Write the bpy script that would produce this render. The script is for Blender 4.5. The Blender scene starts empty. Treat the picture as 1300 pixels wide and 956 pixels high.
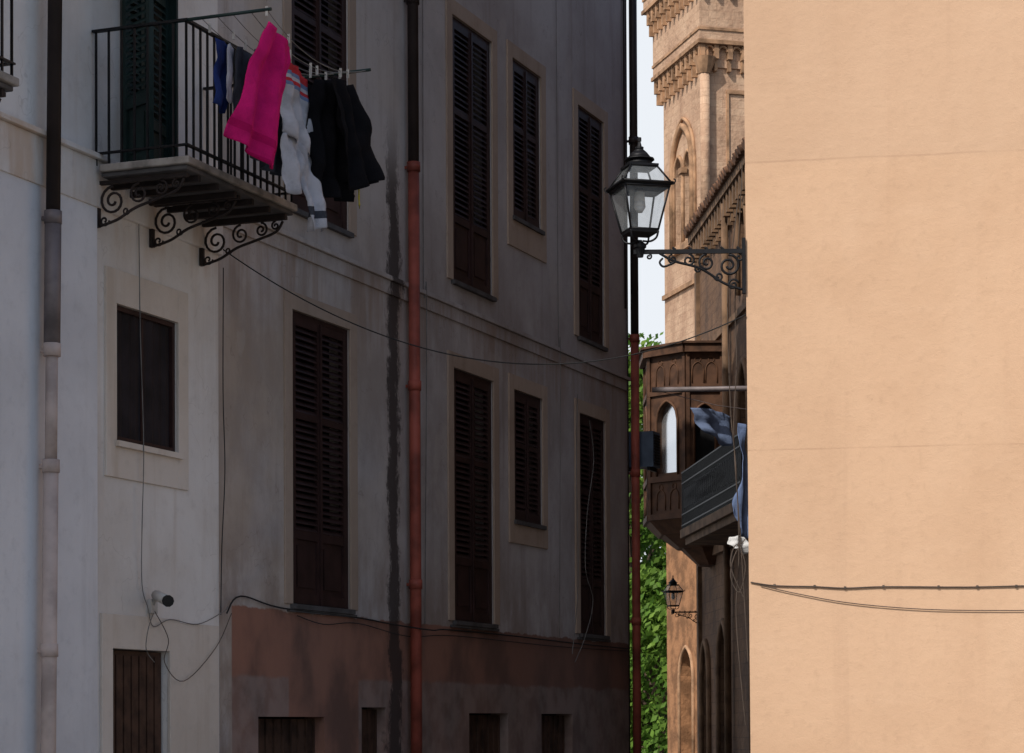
import bpy, math, random
from mathutils import Matrix, Vector, Euler, noise as mnoise
random.seed(7)
scene=bpy.context.scene
PI=math.pi
# ------------------------------------------------------------------ builder
class B:
    def __init__(s): s.v=[];s.f=[];s.m=[];s.sm=[];s.T=Matrix.Identity(4)
    def av(s,pts):
        i=len(s.v); s.v+= [tuple(s.T@Vector(p)) for p in pts]; return i
    def face(s,pts,m=0,sm=False):
        i=s.av(pts); s.f.append(tuple(range(i,i+len(pts)))); s.m.append(m); s.sm.append(sm)
    def box(s,x0,x1,y0,y1,z0,z1,m=0):
        i=s.av([(x0,y0,z0),(x1,y0,z0),(x1,y1,z0),(x0,y1,z0),(x0,y0,z1),(x1,y0,z1),(x1,y1,z1),(x0,y1,z1)])
        for q in ((0,3,2,1),(4,5,6,7),(0,1,5,4),(1,2,6,5),(2,3,7,6),(3,0,4,7)):
            s.f.append(tuple(i+k for k in q)); s.m.append(m); s.sm.append(False)
    def frustum(s,x,y,z0,z1,r0,r1,n=4,rot=0,m=0,cap=True,sm=False):
        a=[(x+r0*math.cos(rot+2*PI*k/n),y+r0*math.sin(rot+2*PI*k/n),z0) for k in range(n)]
        c=[(x+r1*math.cos(rot+2*PI*k/n),y+r1*math.sin(rot+2*PI*k/n),z1) for k in range(n)]
        i=s.av(a+c)
        for k in range(n):
            s.f.append((i+k,i+(k+1)%n,i+n+(k+1)%n,i+n+k)); s.m.append(m); s.sm.append(sm)
        if cap:
            s.f.append(tuple(i+k for k in reversed(range(n)))); s.m.append(m); s.sm.append(False)
            s.f.append(tuple(i+n+k for k in range(n))); s.m.append(m); s.sm.append(False)
    def tube(s,pts,r,n=6,m=0,cap=True):
        pts=[Vector(p) for p in pts]; N=len(pts)
        rr=r if isinstance(r,(list,tuple)) else [r]*N
        up=None; rings=[]
        for k,p in enumerate(pts):
            t=(pts[min(k+1,N-1)]-pts[max(k-1,0)])
            if t.length<1e-9: t=Vector((0,0,1))
            t.normalize()
            if up is None:
                up=Vector((0,0,1)) if abs(t.z)<.9 else Vector((1,0,0))
            a=t.cross(up)
            if a.length<1e-4: a=t.cross(Vector((0,1,0)))
            a.normalize(); b=a.cross(t).normalized(); up=b
            rings.append([p+(a*math.cos(2*PI*j/n)+b*math.sin(2*PI*j/n))*rr[k] for j in range(n)])
        i=s.av([q for R in rings for q in R])
        for k in range(N-1):
            for j in range(n):
                s.f.append((i+k*n+j,i+k*n+(j+1)%n,i+(k+1)*n+(j+1)%n,i+(k+1)*n+j)); s.m.append(m); s.sm.append(n>5)
        if cap:
            s.f.append(tuple(i+j for j in reversed(range(n)))); s.m.append(m); s.sm.append(False)
            s.f.append(tuple(i+(N-1)*n+j for j in range(n))); s.m.append(m); s.sm.append(False)
    def make(s,name,mats,M=None,parent=None,PM=None,bevel=0):
        me=bpy.data.meshes.new(name); me.from_pydata(s.v,[],s.f)
        for mt in mats: me.materials.append(mt)
        me.polygons.foreach_set('material_index',s.m); me.polygons.foreach_set('use_smooth',s.sm)
        me.update(); ob=bpy.data.objects.new(name,me); scene.collection.objects.link(ob)
        if M is None: M=Matrix.Identity(4)
        if parent:
            ob.parent=parent; ob.matrix_parent_inverse=(PM or Matrix.Identity(4)).inverted()
        ob.matrix_basis=M
        if bevel:
            md=ob.modifiers.new('bev','BEVEL'); md.width=bevel; md.segments=2; md.limit_method='ANGLE'
        return ob
def empty(name,M):
    e=bpy.data.objects.new(name,None); e.empty_display_size=.3; scene.collection.objects.link(e); e.matrix_basis=M; return e
def frame(x,y,z,ang): return Matrix.Translation((x,y,z))@Matrix.Rotation(ang,4,'Z')
def catmull(P,n=8):
    P=[Vector(p) for p in P]; out=[]
    for i in range(len(P)-1):
        a=P[max(i-1,0)];b=P[i];c=P[i+1];d=P[min(i+2,len(P)-1)]
        for k in range(n):
            t=k/n
            out.append(.5*((2*b)+(c-a)*t+(2*a-5*b+4*c-d)*t*t+(3*b-a-3*c+d)*t**3))
    out.append(P[-1]); return out
# ------------------------------------------------------------------ materials
class NT:
    def __init__(s,name):
        s.mat=bpy.data.materials.new(name); s.mat.use_nodes=True; s.nt=s.mat.node_tree
        s.p=s.nt.nodes['Principled BSDF']; s.tc=s.nt.nodes.new('ShaderNodeTexCoord')
        s.p.inputs['Specular IOR Level'].default_value=.25
    def L(s,a,b): s.nt.links.new(a,b)
    def n(s,t): return s.nt.nodes.new(t)
    def map(s,sc=(1,1,1),loc=(0,0,0)):
        m=s.n('ShaderNodeMapping'); m.inputs['Scale'].default_value=sc; m.inputs['Location'].default_value=loc
        s.L(s.tc.outputs['Object'],m.inputs['Vector']); return m.outputs[0]
    def noise(s,scale,detail=5,sc=(1,1,1),loc=(0,0,0),rough=.55):
        t=s.n('ShaderNodeTexNoise'); t.inputs['Scale'].default_value=scale; t.inputs['Detail'].default_value=detail
        t.inputs['Roughness'].default_value=rough
        s.L(s.map(sc,loc),t.inputs['Vector']); return t.outputs['Fac']
    def crack(s,scale,w,loc=(0,0,0)):
        n=s.noise(scale,4,(1,1,.8),loc,.6)
        return s.mr(s.math('ABSOLUTE',s.math('SUBTRACT',n,.5)),0,w,1,0)
    def mr(s,v,a,b,c=0,d=1,smooth=True):
        m=s.n('ShaderNodeMapRange'); m.interpolation_type='SMOOTHSTEP' if smooth else 'LINEAR'
        s.L(v,m.inputs[0]); 
        for k,x in zip((1,2,3,4),(a,b,c,d)): m.inputs[k].default_value=x
        return m.outputs[0]
    def math(s,op,a,b=None):
        m=s.n('ShaderNodeMath'); m.operation=op
        for k,x in enumerate((a,b)):
            if x is None: continue
            if isinstance(x,(int,float)): m.inputs[k].default_value=x
            else: s.L(x,m.inputs[k])
        return m.outputs[0]
    def mix(s,f,a,b):
        m=s.n('ShaderNodeMix'); m.data_type='RGBA'
        for k,x in ((0,f),(6,a),(7,b)):
            if isinstance(x,(int,float)): m.inputs[k].default_value=x
            elif isinstance(x,tuple): m.inputs[k].default_value=(*x,1)
            else: s.L(x,m.inputs[k])
        return m.outputs[2]
    def xyz(s):
        q=s.n('ShaderNodeSeparateXYZ'); s.L(s.tc.outputs['Object'],q.inputs[0]); return q.outputs
    def bump(s,h,strength=.3,dist=.02):
        b=s.n('ShaderNodeBump'); b.inputs['Strength'].default_value=strength; b.inputs['Distance'].default_value=dist
        s.L(h,b.inputs['Height']); s.L(b.outputs[0],s.p.inputs['Normal'])
    def col(s,c):
        if isinstance(c,tuple): s.p.inputs['Base Color'].default_value=(*c,1)
        else: s.L(c,s.p.inputs['Base Color'])
def simple(name,c,rough=.6,metal=0,var=.25,scale=6,bump=.15,c2=None,bd=.005):
    t=NT(name); n=t.noise(scale,6)
    c2=c2 or tuple(x*(1-var*1.6) for x in c)
    t.col(t.mix(t.mr(n,.35,.7),c,c2)); t.p.inputs['Roughness'].default_value=rough; t.p.inputs['Metallic'].default_value=metal
    if bump: t.bump(t.noise(scale*8,4),bump,bd)
    return t.mat
def plaster_base(name,base,dirty,streak,sf=.6,seed=0):
    t=NT(name); t.p.inputs['Roughness'].default_value=.9
    n1=t.noise(.55,7,(1,1,1),(seed,seed,0),.6)
    c=t.mix(t.mr(n1,.38,.66),base,dirty)
    n2=t.noise(2.2,6,(1.6,1.6,.13),(seed+3,0,0),.6)
    c=t.mix(t.math('MULTIPLY',t.mr(n2,.5,.74),sf),c,streak)
    n3=t.noise(9,7,(1,1,1),(seed,1,4),.65)
    c=t.mix(t.math('MULTIPLY',t.mr(n3,.5,.75),.28),c,tuple(x*.72 for x in dirty))
    n4=t.noise(70,3)
    t.bump(t.math('ADD',t.math('MULTIPLY',n3,1.0),t.math('MULTIPLY',n4,.25)),.35,.02)
    return t,c
# main facade plaster
t,c=plaster_base('facade_plaster',(.50,.47,.465),(.37,.335,.325),(.23,.185,.16),.55)
X,Y,Z=t.xyz()
warm=t.math('MULTIPLY',t.mr(X,4.2,9.0,1,0),t.mr(t.noise(.8,5,(1,1,1),(5,1,0)),.3,.6))
c=t.mix(t.math('MULTIPLY',warm,.5),c,(.48,.37,.265))
leak=t.math('MULTIPLY',t.mr(Z,4.9,6.15),t.math('MULTIPLY',t.mr(Z,6.25,6.2),t.mr(t.noise(3,6,(1.2,1,.14),(9,0,0),.65),.40,.62)))
c=t.mix(t.math('MULTIPLY',leak,.6),c,(.26,.16,.10))
leak3=t.math('MULTIPLY',t.mr(Z,6.3,7.1,1,0),t.mr(t.noise(1.8,7,(1,1,.6),(12,0,0),.65),.42,.6))
c=t.mix(t.math('MULTIPLY',leak3,.28),c,(.22,.18,.155))
leak2=t.math('MULTIPLY',t.mr(Z,2.7,3.8,1,0),t.mr(t.noise(1.6,7,(1,1,.5),(2,0,5),.65),.38,.6))
c=t.mix(t.math('MULTIPLY',leak2,.6),c,(.21,.15,.115))
pt=t.mr(t.noise(.9,6,(1,1,.8),(22,0,5),.55),.60,.63)
c=t.mix(t.math('MULTIPLY',pt,.25),c,(.54,.49,.45))
c=t.mix(t.math('MULTIPLY',t.crack(.9,.003,(7,0,3)),.25),c,(.12,.09,.08))
c=t.mix(t.mr(X,8.0,15.0,0,.30),c,t.mix(t.noise(1.2,5),(.24,.20,.205),(.16,.135,.14)))  # shade of the narrow street painted in, deepening toward the far end
wob=t.noise(5,5)
edge=t.math('ADD',Z,t.math('MULTIPLY',t.math('SUBTRACT',wob,.5),.10))
pl=t.math('MULTIPLY',t.mr(edge,2.69,2.71,1,0),t.mr(X,3.68,3.70))
pinkc=t.mix(t.mr(t.noise(1.4,7,(1,1,.7)),.4,.65),(.31,.155,.11),(.16,.09,.07))
pinkc=t.mix(t.mr(X,7,12,0,.55),pinkc,(.14,.085,.07))
low=t.math('MULTIPLY',t.mr(t.math('ADD',Z,t.math('MULTIPLY',t.math('SUBTRACT',t.noise(1.5,4,(1,1,1),(4,4,4)),.5),.18)),2.05,2.10,1,0),t.mr(t.math('ABSOLUTE',t.math('SUBTRACT',X,5.6)),.75,.80))
pinkc=t.mix(t.math('MULTIPLY',low,.55),pinkc,t.mix(t.mr(t.noise(3,6),.4,.65),(.30,.26,.24),(.17,.14,.13)))
c=t.mix(pl,c,pinkc)
dx=t.math('ABSOLUTE',t.math('ADD',t.math('SUBTRACT',X,7.27),t.math('MULTIPLY',t.math('SUBTRACT',t.noise(1.1,6,(1,1,1),(1,1,1),.7),.5),.50)))
fine=t.noise(11,8,(1.5,1,.7),(0,0,2),.75)
st=t.math('ADD',t.mr(dx,.02,.28,1,0,False),t.math('MULTIPLY',t.math('SUBTRACT',fine,.5),1.6))
st=t.math('MULTIPLY',t.mr(st,.34,.72),t.mr(Z,7.0,8.2,1,0))
c=t.mix(t.math('MULTIPLY',st,.90),c,(.040,.030,.028))
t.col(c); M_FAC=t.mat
t,c=plaster_base('white_plaster',(.74,.72,.70),(.62,.58,.54),(.44,.35,.27),.35,5)
X,Y,Z=t.xyz()
leak=t.math('MULTIPLY',t.mr(Z,5.3,5.85),t.math('MULTIPLY',t.mr(Z,6.3,6.2),t.mr(t.noise(2.4,5,(1.2,1,.25),(9,0,0)),.42,.66)))
c=t.mix(t.math('MULTIPLY',leak,.6),c,(.46,.30,.17)); c=t.mix(t.math('MULTIPLY',t.crack(.8,.003,(2,0,3)),.2),c,(.2,.16,.13)); t.col(c); M_WHITE=t.mat
t,c=plaster_base('cool_plaster',(.72,.72,.74),(.61,.61,.63),(.42,.40,.40),.4,11); t.col(c); M_COOL=t.mat
t,c=plaster_base('trim_plaster',(.41,.32,.255),(.33,.25,.195),(.22,.155,.11),.5,2); t.col(c); M_TRIM=t.mat
t,c=plaster_base('white_trim',(.68,.62,.56),(.59,.52,.45),(.4,.3,.2),.4,8); t.col(c); M_WTRIM=t.mat
# peach wall
t,c=plaster_base('peach_plaster',(.585,.385,.25),(.535,.345,.22),(.49,.31,.20),.30,20)
X,Y,Z=t.xyz()
for zz,w in ((6.86,.010),(4.16,.007),(9.7,.01)):
    wv=t.math('ADD',Z,t.math('MULTIPLY',t.math('SUBTRACT',t.noise(1.2,3,(1,1,.1),(zz,0,0)),.5),.03))
    ln=t.mr(t.math('ABSOLUTE',t.math('SUBTRACT',wv,zz)),0,w*1.6,1,0)
    c=t.mix(t.math('MULTIPLY',ln,t.mr(t.noise(2,4,(1,1,.1),(zz,2,0)),.35,.6,.10,.5)),c,(.36,.22,.14))
up=t.mr(Z,6.80,6.90)
c=t.mix(t.math('MULTIPLY',up,.35),c,(.49,.33,.225))
pale=t.mr(t.noise(1.1,6,(.6,1,.22),(30,0,0)),.5,.72)
c=t.mix(t.math('MULTIPLY',pale,.35),c,(.64,.45,.31))
brush=t.mr(t.noise(3.2,7,(.35,1,1.2),(13,0,7),.7),.50,.70)
c=t.mix(t.math('MULTIPLY',brush,.15),c,(.65,.45,.31))
spk=t.mr(t.noise(16,2,(1,1,.6),(3,3,3)),.74,.78)
c=t.mix(t.math('MULTIPLY',spk,.45),c,(.40,.25,.16))
vs=t.mr(t.noise(5,4,(1,1,.03),(50,0,0),.5),.63,.72)
c=t.mix(t.math('MULTIPLY',vs,.14),c,(.42,.27,.18))
t.col(c); M_PEACH=t.mat
def stone(name,a,b,d,low=None,zl=9):
    t=NT(name); t.p.inputs['Roughness'].default_value=.9
    br=t.n('ShaderNodeTexBrick'); br.inputs['Scale'].default_value=1; br.inputs['Brick Width'].default_value=.42; br.inputs['Row Height'].default_value=.20
    br.inputs['Mortar Size'].default_value=.008; br.inputs['Color1'].default_value=(*a,1); br.inputs['Color2'].default_value=(*b,1); br.inputs['Mortar'].default_value=(*[(p+q)/2 for p,q in zip(b,d)],1)
    X,Y,Z=t.xyz(); cb=t.n('ShaderNodeCombineXYZ'); t.L(t.math('ADD',X,Y),cb.inputs[0]); t.L(Z,cb.inputs[1]); t.L(cb.outputs[0],br.inputs['Vector'])
    c=t.mix(t.math('MULTIPLY',t.mr(t.noise(1.1,8,(1,1,.6),(0,0,0),.65),.42,.66),.8),br.outputs[0],d)
    c=t.mix(t.math('MULTIPLY',t.mr(t.noise(4,7,(1,1,1),(5,0,0),.7),.5,.7),.55),c,tuple(x*.55 for x in d))
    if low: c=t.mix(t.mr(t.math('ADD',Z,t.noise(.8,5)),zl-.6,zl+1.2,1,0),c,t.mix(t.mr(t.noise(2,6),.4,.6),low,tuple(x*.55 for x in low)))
    t.col(c); t.bump(t.noise(10,7),.6,.04); return t.mat
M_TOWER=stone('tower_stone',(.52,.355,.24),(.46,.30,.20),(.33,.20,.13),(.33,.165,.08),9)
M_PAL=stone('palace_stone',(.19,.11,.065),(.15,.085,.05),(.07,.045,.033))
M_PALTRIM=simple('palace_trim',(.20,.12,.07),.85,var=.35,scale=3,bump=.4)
M_SIDE=simple('side_plaster',(.20,.14,.11),.9,var=.3,scale=1)
M_BAY=simple('bay_wood',(.10,.048,.026),.7,var=.35,scale=5,bump=.3)
M_SHUT=simple('shutter_paint',(.036,.016,.015),.55,var=.3,scale=4)
M_GREEN=simple('green_paint',(.016,.035,.032),.5,scale=4)
M_IRON=simple('iron_dark',(.014,.014,.016),.5,.3,scale=9)
M_RUST=simple('iron_rusty',(.035,.026,.024),.75,.1,scale=9)
M_PIPEB=simple('pipe_brown',(.030,.021,.020),.5,scale=3)
M_PIPER=simple('pipe_red',(.33,.080,.055),.55,var=.35,scale=2.5)
M_PIPEG=simple('pipe_zinc',(.20,.17,.17),.5,.2,scale=5)
M_PIPEC=simple('pipe_cream',(.54,.44,.40),.7,scale=3)
M_DARK=simple('dark_interior',(.008,.008,.009),.9,bump=0)
M_SLATE=simple('slate_sill',(.09,.085,.085),.7,scale=6)
M_MARBLE=simple('marble_slab',(.34,.31,.28),.6,scale=4,var=.4)
M_WOOD=simple('old_wood',(.08,.042,.028),.7,var=.4,scale=5)
M_CABLE=simple('cable_black',(.02,.02,.02),.6,bump=0)
M_CABLEG=simple('cable_grey',(.20,.19,.18),.6,bump=0)
M_CABLED=simple('cable_brown',(.10,.075,.06),.6,bump=0)
M_WPLAS=simple('white_plastic',(.50,.49,.47),.4,bump=0)
M_TILE=simple('roof_tile',(.19,.10,.06),.85,var=.4,scale=4,bump=.4)
M_BULB=simple('bulb_glass',(.75,.75,.72),.3,bump=0)
def glassmat(name,tr=.62):
    m=bpy.data.materials.new(name); m.use_nodes=True; n=m.node_tree; n.nodes.clear()
    o=n.nodes.new('ShaderNodeOutputMaterial'); a=n.nodes.new('ShaderNodeBsdfTransparent'); b=n.nodes.new('ShaderNodeBsdfPrincipled'); x=n.nodes.new('ShaderNodeMixShader')
    b.inputs['Base Color'].default_value=(.30,.32,.33,1); b.inputs['Roughness'].default_value=.12
    no=n.nodes.new('ShaderNodeTexNoise'); no.inputs['Scale'].default_value=5
    mr=n.nodes.new('ShaderNodeMapRange'); mr.inputs[3].default_value=1-tr-.15; mr.inputs[4].default_value=1-tr+.15
    n.links.new(no.outputs[0],mr.inputs[0]); n.links.new(mr.outputs[0],x.inputs[0])
    n.links.new(a.outputs[0],x.inputs[1]); n.links.new(b.outputs[0],x.inputs[2]); n.links.new(x.outputs[0],o.inputs[0]); return m
M_LGLASS=glassmat('lantern_glass',.72)
t=NT('sky_glass'); t.col((.8,.82,.85)); t.p.inputs['Metallic'].default_value=.9; t.p.inputs['Roughness'].default_value=.2; t.bump(t.noise(3,2),.05,.01); M_SGLASS=t.mat
def cloth_mat(name,c,var=.15):
    t=NT(name); t.p.inputs['Roughness'].default_value=.95; t.p.inputs['Specular IOR Level'].default_value=.1
    t.col(t.mix(t.mr(t.noise(7,5),.35,.7),c,tuple(x*(1-var*2) for x in c))); t.bump(t.math('ADD',t.noise(120,3),t.math('MULTIPLY',t.noise(9,3),1.5)),.6,.012); return t.mat
M_PINK=cloth_mat('towel_pink',(.62,.014,.17),.12); M_PINK2=cloth_mat('towel_pink_band',(.48,.008,.12),.1)
M_CW=cloth_mat('cloth_lightgrey',(.46,.47,.52)); M_CB=cloth_mat('cloth_black',(.006,.006,.008)); M_CN=cloth_mat('cloth_navy',(.02,.04,.16))
M_CG=cloth_mat('cloth_grey',(.05,.055,.07)); M_CR=cloth_mat('cloth_red',(.5,.04,.05)); M_CBL=cloth_mat('cloth_blue',(.16,.22,.38)); M_DEN=cloth_mat('cloth_denim',(.13,.17,.27)); M_CWH=cloth_mat('cloth_white',(.6,.6,.6)); M_CY=cloth_mat('cloth_yellow',(.55,.48,.05))
# ------------------------------------------------------------------ wall helpers (facade in local XZ, outward = -y)
def wall_holes(b,x0,x1,z0,z1,holes,y=0,depth=.2,m=0,mr=0,mb=1,back=True):
    xs=sorted({x0,x1,*[h[0] for h in holes],*[h[1] for h in holes]}); zs=sorted({z0,z1,*[h[2] for h in holes],*[h[3] for h in holes]})
    xs=[x for x in xs if x0<=x<=x1]; zs=[z for z in zs if z0<=z<=z1]
    for i in range(len(xs)-1):
        for j in range(len(zs)-1):
            cx=(xs[i]+xs[i+1])/2; cz=(zs[j]+zs[j+1])/2
            if any(h[0]<cx<h[1] and h[2]<cz<h[3] for h in holes): continue
            b.face([(xs[i],y,zs[j]),(xs[i+1],y,zs[j]),(xs[i+1],y,zs[j+1]),(xs[i],y,zs[j+1])],m)
    for a,c,d,e in holes:
        q=y+depth
        b.face([(a,y,d),(a,y,e),(a,q,e),(a,q,d)],mr); b.face([(c,y,d),(c,q,d),(c,q,e),(c,y,e)],mr)
        b.face([(a,y,e),(c,y,e),(c,q,e),(a,q,e)],mr); b.face([(a,y,d),(a,q,d),(c,q,d),(c,y,d)],mr)
        if back: b.face([(a,q,d),(c,q,d),(c,q,e),(a,q,e)],mb)
def shutter_leaf(b,x0,x1,z0,z1,y,panel=.24,m=0,th=.04,pitch=.062):
    st=.055
    b.box(x0,x0+st,y,y+th,z0,z1,m); b.box(x1-st,x1,y,y+th,z0,z1,m)
    H=z1-z0; rails=[(z0,z0+.10),(z1-.08,z1)]
    zp=z0+H*panel if panel else z0+.10
    if panel:
        rails.append((zp-.04,zp+.04)); b.box(x0+st,x1-st,y+.022,y+.034,z0+.10,zp-.04,m); b.box(x0+st+.05,x1-st-.05,y+.010,y+.0225,z0+.16,zp-.10,m)
    mid=(zp+z1)/2+.1
    rails.append((mid-.03,mid+.03))
    for a,c in rails: b.box(x0+st,x1-st,y+.002,y+th-.002,a,c,m)
    for lo,hi in ((zp+(.04 if panel else 0),mid-.03),(mid+.03,z1-.08)):
        n=int((hi-lo)/pitch)
        for k in range(n):
            z=lo+(k+.5)*(hi-lo)/n; jit=random.uniform(-.004,.004)
            if random.random()<.04: jit+=random.uniform(-.02,.01)
            a,c=x0+st,x1-st
            b.face([(a,y+.004,z-.028+jit),(c,y+.004,z-.028+jit),(c,y+.036,z+.014),(a,y+.036,z+.014)],m)
            b.face([(a,y+.004,z-.020+jit),(a,y+.036,z+.022),(c,y+.036,z+.022),(c,y+.004,z-.020+jit)],m)
            b.face([(a,y+.004,z-.028+jit),(a,y+.004,z-.020+jit),(c,y+.004,z-.020+jit),(c,y+.004,z-.028+jit)],m)
def shutters(b,x0,x1,z0,z1,y=.05,panel=.24,m=0):
    f=.045
    b.box(x0,x0+f,y+.01,y+.09,z0,z1,m); b.box(x1-f,x1,y+.01,y+.09,z0,z1,m); b.box(x0+f,x1-f,y+.012,y+.088,z1-f,z1,m)
    xm=(x0+x1)/2
    shutter_leaf(b,x0+f+.004,xm-.004,z0+.01,z1-f-.004,y,panel,m); shutter_leaf(b,xm+.004,x1-f-.004,z0+.01,z1-f-.004,y+random.uniform(0,.008),panel,m)
    b.box(xm-.018,xm+.018,y-.014,y-.001,z0+.01,z1-f-.004,m)
def surround(b,x0,x1,z0,z1,w=.16,top=.17,bot=0,pr=.02,m=0,y=0):
    zb=z0-bot
    b.box(x0-w,x0,y-pr,y+.01,zb,z1+top,m); b.box(x1,x1+w,y-pr,y+.01,zb,z1+top,m); b.box(x0,x1,y-pr+.001,y+.01,z1,z1+top,m)
    if bot: b.box(x0,x1,y-pr+.001,y+.01,zb,z0,m)
# ------------------------------------------------------------------ LEFT FACADE FRAME
TH=math.atan(.39067)
LF=frame(-3.867,17.85,0,PI/2-TH)
apt=empty('apartment_building',LF)
lower=[(4.89,6.18),(8.86,10.05),(12.99,14.0)]; mid=(10.70,11.66)
wins=[]
for a,c in lower:
    for z0,z1 in ((2.77,5.58),(6.55,9.52)): wins.append((a,c,z0,z1,.24))
    wins.append((a,c,11.5,13.6,.24))
wins.append((*mid,4.03,5.58,0)); wins.append((*mid,7.63,9.52,0)); wins.append((*mid,11.9,13.6,0))
holes=[w[:4] for w in wins]
gd=[(6.45,7.05,0.02,1.80),(9.3,10.5,.02,1.75),(11.6,12.7,.02,1.75),(4.2,5.6,.02,1.7)]
b=B(); wall_holes(b,3.34,14.95,0,14.6,holes+gd,depth=.22,m=0,mr=0,mb=1)
R=.15;prev=(14.95,0)
for k in range(1,9):
    a=k/8*PI/2; q=(14.95+R*math.sin(a),R-R*math.cos(a))
    b.face([(prev[0],prev[1],0),(q[0],q[1],0),(q[0],q[1],14.6),(prev[0],prev[1],14.6)],0,True); prev=q
b.face([(15.1,R,0),(15.1,9,0),(15.1,9,14.6),(15.1,R,14.6)]); b.face([(15.1,9,0),(3.34,9,0),(3.34,9,14.6),(15.1,9,14.6)])
b.face([(3.34,9,0),(3.34,0,0),(3.34,0,14.6),(3.34,9,14.6)])
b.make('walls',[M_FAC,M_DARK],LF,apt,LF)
b=B(); b.box(3.2,15.4,-.4,9.3,14.602,14.8,0); b.box(3.25,15.25,-.25,-.003,14.3,14.6,0)
b.make('roof_cornice',[M_TRIM],LF,apt,LF)
b=B()
for a,c,z0,z1,p in wins: shutters(b,a+.003,c-.003,z0+.003,z1-.003,.005,p)
b.make('shutters',[M_SHUT],LF,apt,LF)
b=B(); b2=B()
for a,c,z0,z1,p in wins:
    surround(b,a,c,z0,z1,bot=.36 if (p==0 and z0>6) else (.27 if p==0 else 0))
    b2.box(a-.03,c+.03,-.05,.006,z0-.045,z0+.002)
    if p and z0<6: b2.box(a-.10,c+.10,-.035,.0,z0-.075,z0-.047)
b.make('window_surrounds',[M_TRIM],LF,apt,LF,bevel=.004); b2.make('window_sills',[M_SLATE],LF,apt,LF)
b=B(); b.box(3.36,14.95,-.022,.0,6.10,6.24,0); b.box(3.36,14.96,-.05,.0,6.242,6.29,0)
b.make('string_course',[M_FAC],LF,apt,LF,bevel=.006)
b=B()
for a,c,z0,z1 in gd:
    b.box(a+.02,c-.02,.12,.17,z0,z1-.02,0)
    n=int((c-a)/.16)
    for k in range(n+1): b.box(a+.02+k*(c-a-.06)/n,a+.045+k*(c-a-.06)/n,.10,.119,z0,z1-.02,0)
b.make('ground_floor_doors',[M_WOOD],LF,apt,LF)
def pipe(s,segs,r,p,jz,lean=0):
    b=B()
    def sx(z): return s+lean*(z/9.)
    for (z0,z1,m,rs) in segs:
        b.tube([(sx(z0),-p,z0),(sx(z1),-p,z1)],r*rs,14,m)
    for z,m in jz:
        b.tube([(sx(z),-p,z-.05),(sx(z),-p,z+.05)],r*1.22,14,m); b.box(sx(z)-.012,sx(z)+.012,-p,.02,z-.015,z+.015,m)
    return b
b=pipe(7.60,[(7.50,14.3,0,1),(.1,7.49,1,1.04)],.058,.10,[(9.3,0),(7.52,1),(5.2,1),(3.1,1),(11.5,0),(1.2,1)],lean=-.02)
b.make('downpipe',[M_PIPEB,M_PIPER],LF,apt,LF)
b=pipe(14.98,[(6.8,14.3,0,1),(.1,6.79,1,1.04)],.055,.10,[(9.5,0),(6.82,1),(5.0,1),(3.0,1),(12,0)])
b.tube([(14.80,-.03,14),(14.80,-.03,7.2)],.014,6,0)
b.tube([(14.88,-.035,14),(14.87,-.035,6.5),(14.86,-.035,.3)],.010,6,0)
b.make('corner_downpipe',[M_PIPEB,M_PIPER],LF,apt,LF)
b=B()
def cab(pts,r=.008,m=0,n=6): b.tube(catmull(pts,n),r,5,m)
cab([(3.45,-.08,2.62),(3.8,-.03,2.79),(4.6,-.03,2.72),(6.2,-.03,2.70),(7.2,-.04,2.66),(7.75,-.22,2.62),(8.6,-.03,2.66),(10.5,-.03,2.66),(12.6,-.03,2.64),(14.9,-.03,2.63)],.008)
cab([(4.95,-.03,2.66),(5.5,-.04,2.60),(6.3,-.03,2.64),(7.5,-.05,2.55),(8.8,-.03,2.60),(12,-.03,2.58),(14.9,-.03,2.6)],.005)
cab([(13.15,-.09,5.5),(13.28,-.10,5.0),(13.05,-.09,4.3),(13.0,-.08,3.6),(13.25,-.09,3.2),(13.05,-.06,2.75),(12.7,-.04,2.4)],.005,1)
cab([(12.85,-.04,5.8),(12.8,-.04,4.8),(12.83,-.04,3.4),(12.6,-.04,2.5)],.005,1)
cab([(3.40,-.08,5.7),(3.37,-.09,4.6),(3.42,-.08,3.9),(3.36,-.08,3.2),(3.3,-.1,2.6)],.005)
cab([(8.02,-.02,14),(8.03,-.02,10),(8.02,-.02,6.4),(8.03,-.05,6.2),(8.02,-.02,2.7)],.005,1)
cab([(12.2,-.02,14),(12.2,-.02,9),(12.22,-.02,6.4),(12.2,-.05,6.2),(12.2,-.02,2.7)],.004,1)
b.make('wall_cables',[M_CABLE,M_CABLEG],LF,apt,LF)
# AC unit, hung on the end wall next to the corner pipe
b=B(); b.box(15.14,15.44,-.30,.14,5.10,5.58,0)
for k in range(11): b.box(15.16,15.42,-.318,-.302,5.14+k*.038,5.156+k*.038,1)
for zz in (5.14,5.34,5.54): b.box(15.441,15.455,-.28,.12,zz-.01,zz+.01,1)
b.box(15.103,15.42,-.26,-.22,5.05,5.098,1); b.box(15.103,15.42,.06,.10,5.05,5.098,1); b.box(15.06,15.139,-.1,.1,5.04,5.07,1)
b.box(15.06,15.10,.10,.16,4.85,5.3,1)
acm=simple('ac_metal',(.10,.14,.20),.5,scale=4)
b.make('air_conditioner',[acm,M_IRON],LF)
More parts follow.
